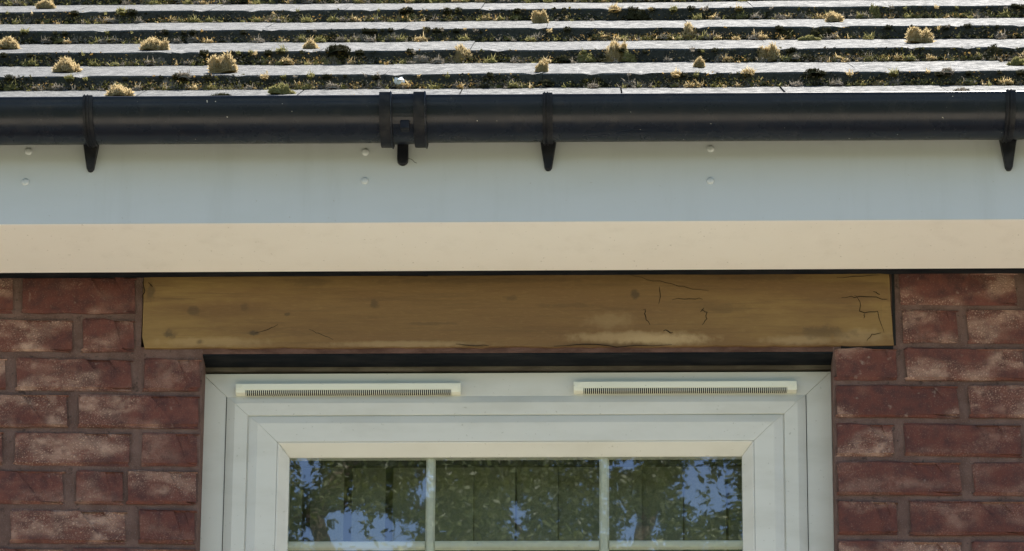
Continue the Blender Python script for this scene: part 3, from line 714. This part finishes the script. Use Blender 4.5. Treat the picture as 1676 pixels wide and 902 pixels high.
# small growth along the steps of the roof: uncountable shoots and crumbs
R = random.Random(5)
for mat, ncl, nm, lab in ((DARKM, 3600, 'moss_growth', 'fine dark moss and crumbs scattered along the tile steps'), (GREEN, 2400, 'moss_shoots', 'sparse olive moss shoots scattered along the tile steps'), (GREY, 2200, 'moss_crumbs', 'pale grey-brown moss crumbs scattered along the tile steps'), (GOLD, 1300, 'straw_shoots', 'sparse straw coloured moss shoots dotted over the tile steps')):
    b = MB()
    for _ in range(ncl):
        k = R.randrange(0, 7); x = R.uniform(-1.6, 1.6)
        if noise.noise(Vector((x*2.2, k*3.7, 1)))+R.uniform(-.5, .5) < -.12: continue
        y_, z_ = rp(k); on_edge = R.random() < (.10 if mat is DARKM else .06)
        s = R.uniform(-.005, .001) if on_edge else GA-.003-abs(R.gauss(0, .012)) if mat is DARKM else GA-R.uniform(.008, .040)
        P = Vector((x, y_+s*cos(SURF), z_+s*sin(SURF)-(R.uniform(.003, .008) if on_edge else 0))); cr = R.uniform(.002, .005)*(2.6 if R.random() < (.08 if mat is DARKM else .24) else 1)*(1.25 if mat is DARKM else .9); cr *= 1.35 if on_edge and mat is DARKM else 1; nb = int(10+cr*cr*1.3e6)
        # crumb
        q = len(b.v); nu = 7
        for j in range(3):
            e = pi/2*j/2.2
            for i in range(nu):
                a = 2*pi*i/nu; r_ = cr*R.uniform(.6, 1.0); b.v.append((P.x+r_*cos(e)*cos(a)*1.3, P.y+r_*cos(e)*sin(a), P.z+r_*sin(e)*.8-.001))
        for j in range(2):
            for i in range(nu): o = q+j*nu+i; w2 = q+j*nu+(i+1) % nu; b.f.append((o, w2, w2+nu, o+nu))
        b.f.append(tuple(range(q+2*nu, q+3*nu)))
        for _2 in range(nb):
            a = R.uniform(0, 2*pi); r_ = cr*sqrt(R.random())*.9
            d = (Vector((R.gauss(0, .6), R.gauss(-.2, .6), 1))).normalized()
            blade(b, P+Vector((r_*cos(a)*1.3, r_*sin(a), cr*.5*sqrt(max(0, 1-(r_/cr/1.0)**2)))), d, (R.uniform(.0015, .0035)+cr*.15)*(3 if mat is not DARKM and R.random() < .10 else 1), .0008, R)
        for _2 in range(0 if on_edge else R.randrange(3, 9) if mat is DARKM else R.randrange(6, 22)):                     # loose crumbs around it
            e1 = R.uniform(.0009, .0032); c0 = P+Vector((R.gauss(0, .014), R.gauss(-.002, .006), 0)); c0.z += R.uniform(0, .010) if not on_edge else R.gauss(0, .003)
            q = len(b.v); b.v += [tuple(c0+Vector((R.uniform(-1, 1), R.uniform(-1, 1), R.uniform(-.6, 1)))*e1) for _3 in range(4)]
            b.f += [(q, q+1, q+2), (q, q+2, q+3), (q, q+3, q+1), (q+1, q+3, q+2)]
    for _ in range(15000 if mat is DARKM else 9000):             # crusts clinging to the fronts of the tiles
        k = R.randrange(1, 8); x = R.uniform(-1.6, 1.6); hh = R.random()**1.3
        if noise.noise(Vector((x*7, k*3.7, 5+len(nm))))+.6*noise.noise(Vector((x*31, k*1.7, 2)))+R.uniform(-.25, .25) < .02+.25*hh: continue
        y_, z_ = rp(k); n_ = Vector((0, -sin(SURF), cos(SURF))); t_ = Vector((0, -cos(SURF), -sin(SURF)))
        c0 = Vector((x, y_, z_))-n_*T*(1-hh)+t_*R.uniform(0, .0045); e1 = R.uniform(.0012, .0036)
        q = len(b.v); b.v += [tuple(c0+Vector((R.uniform(-1.3, 1.3), R.uniform(-1, 1), R.uniform(-.7, 1)))*e1) for _3 in range(4)]
        b.f += [(q, q+1, q+2), (q, q+2, q+3), (q, q+3, q+1), (q+1, q+3, q+2)]
    o = b.build(nm, mat); o['kind'] = 'stuff'; o['label'] = lab; o['category'] = 'moss'
h = roof_hit(656, 131)
b = MB(); nu = 10
for j in range(5):
    e = -pi/2+pi*(j+.5)/5
    for i in range(nu): a = 2*pi*i/nu; q = .0085*(1+.6*noise.noise(Vector((cos(a)*1.3, sin(a)*1.3, e*1.2)))); b.v.append((q*cos(e)*cos(a)*1.25, q*cos(e)*sin(a)*.8, q*sin(e)*.85))
for j in range(4):
    for i in range(nu): o = j*nu+i; q = j*nu+(i+1) % nu; b.f.append((o, q, q+nu, o+nu))
b.f += [tuple(range(nu))[::-1], tuple(range(4*nu, 5*nu))]
m = Mat('white_lump', .5, .4); m.col((.8, .8, .78))
o = b.build('white_lump', m.m); o.location = h[2]+Vector((0, -.016, .004)); tag(o, 'small bright white lump lying in the moss above the gutter union', 'lump')

# =================================================================== TREES BEHIND THE CAMERA (seen mirrored in the glass)
MIR = Vector((CAM.x, 2*(FY+.0075)-CAM.y, CAM.z))                  # the eye mirrored in the glass
GAPS = [(at(u, v_, FY), rx*1.3, rz*1.3) for u, v_, rx, rz in ((560, 860, .055, .035), (630, 868, .045, .03), (690, 790, .022, .03), (500, 762, .03, .022), (845, 845, .014, .03), (1140, 790, .028, .05), (1050, 858, .03, .025), (1185, 800, .018, .05), (1020, 752, .03, .012))]
def in_gap(p):
    g_ = MIR+(p-MIR)*((FY-MIR.y)/(p.y-MIR.y)); j = .55*noise.noise(g_*38)+.3*noise.noise(g_*110)
    d = min(((g_.x-c.x)/rx)**2+((g_.z-c.z)/rz)**2 for c, rx, rz in GAPS)-j*1.8
    return max(0.0, min(.96, (1.7-d)/1.3))                        # chance that a leaf is missing here
def tree(name, label, x, y, h, cr, cz, seed, leaf, ncl, nl, lw=.036):
    R = random.Random(seed); t = thing(name, label, 'tree', (x, y, 0), 'garden trees mirrored in the window')
    b = MB(); top = Vector((x+R.uniform(-.4, .4), y, h*.9))
    pts = [Vector((x, y, 0)).lerp(top, i/8)+Vector((R.gauss(0, .06), R.gauss(0, .06), 0))*i for i in range(9)]
    b.tube(pts, [.26*(1-i/9.5) for i in range(9)], 8)
    ends = []
    for i in range(26):
        q = R.uniform(.35, .95); p = pts[int(q*8)]; a = R.uniform(0, 2*pi)
        d = Vector((cos(a), sin(a), R.uniform(.1, .9))).normalized(); ln = cr*R.uniform(.6, 1.05)
        pp = [p+d*ln*s+Vector((R.gauss(0, .08), R.gauss(0, .08), R.gauss(0, .06))) for s in (0, .35, .7, 1)]
        b.tube(pp, [.07*(1.1-q), .05*(1.1-q)+.008, .014, .006], 5); ends += pp[1:]
    b.build('trunk', BARK, t, smooth=True)
    b = MB()
    for _ in range(ncl):
        a = R.uniform(0, 2*pi); e = R.uniform(-1, 1); r_ = R.random()**.45
        c = Vector((x+cr*r_*sqrt(1-e*e)*cos(a), y+cr*r_*sqrt(1-e*e)*sin(a), cz+cr*1.25*r_*e)); cs = R.uniform(.22, .5)
        for _2 in range(nl):
            p = c+Vector((R.gauss(0, cs*.5), R.gauss(0, cs*.5), R.gauss(0, cs*.42)))
            if R.random() < in_gap(p): continue
            d = Vector((R.gauss(0, 1), R.gauss(0, 1), R.gauss(-.5, .8))).normalized()
            s = d.cross(Vector((R.gauss(0, 1), R.gauss(0, 1), R.gauss(0, 1)))).normalized()*lw*R.uniform(.25, .5); L_ = lw*R.uniform(1.2, 2.6)
            n = len(b.v); b.v += [tuple(p), tuple(p+d*L_*.5+s), tuple(p+d*L_), tuple(p+d*L_*.5-s)]; b.f.append((n, n+1, n+2, n+3))
    b.build('crown', leaf, t)
    return t
tree('leafy_tree', 'leafy green tree mirrored in the left and middle of the window glass', -1.4, -15, 13.5, 3.2, 10.6, 1, LEAF, 420, 330, .029)
tree('leafy_tree', 'loose green tree with dark limbs mirrored at the right of the window glass', 2.0, -16.5, 14, 3.0, 11.4, 2, LEAF, 380, 330, .029)
tree('leafy_tree', 'yellow-green tree mirrored at the left edge of the window glass', -4.6, -14, 12.5, 3.0, 9.6, 3, LEAF2, 150, 160, .04)
tree('leafy_tree', 'darker tree standing behind the other trees mirrored in the window glass', .3, -22, 18, 3.6, 14.2, 4, LEAF, 230, 110, .06)
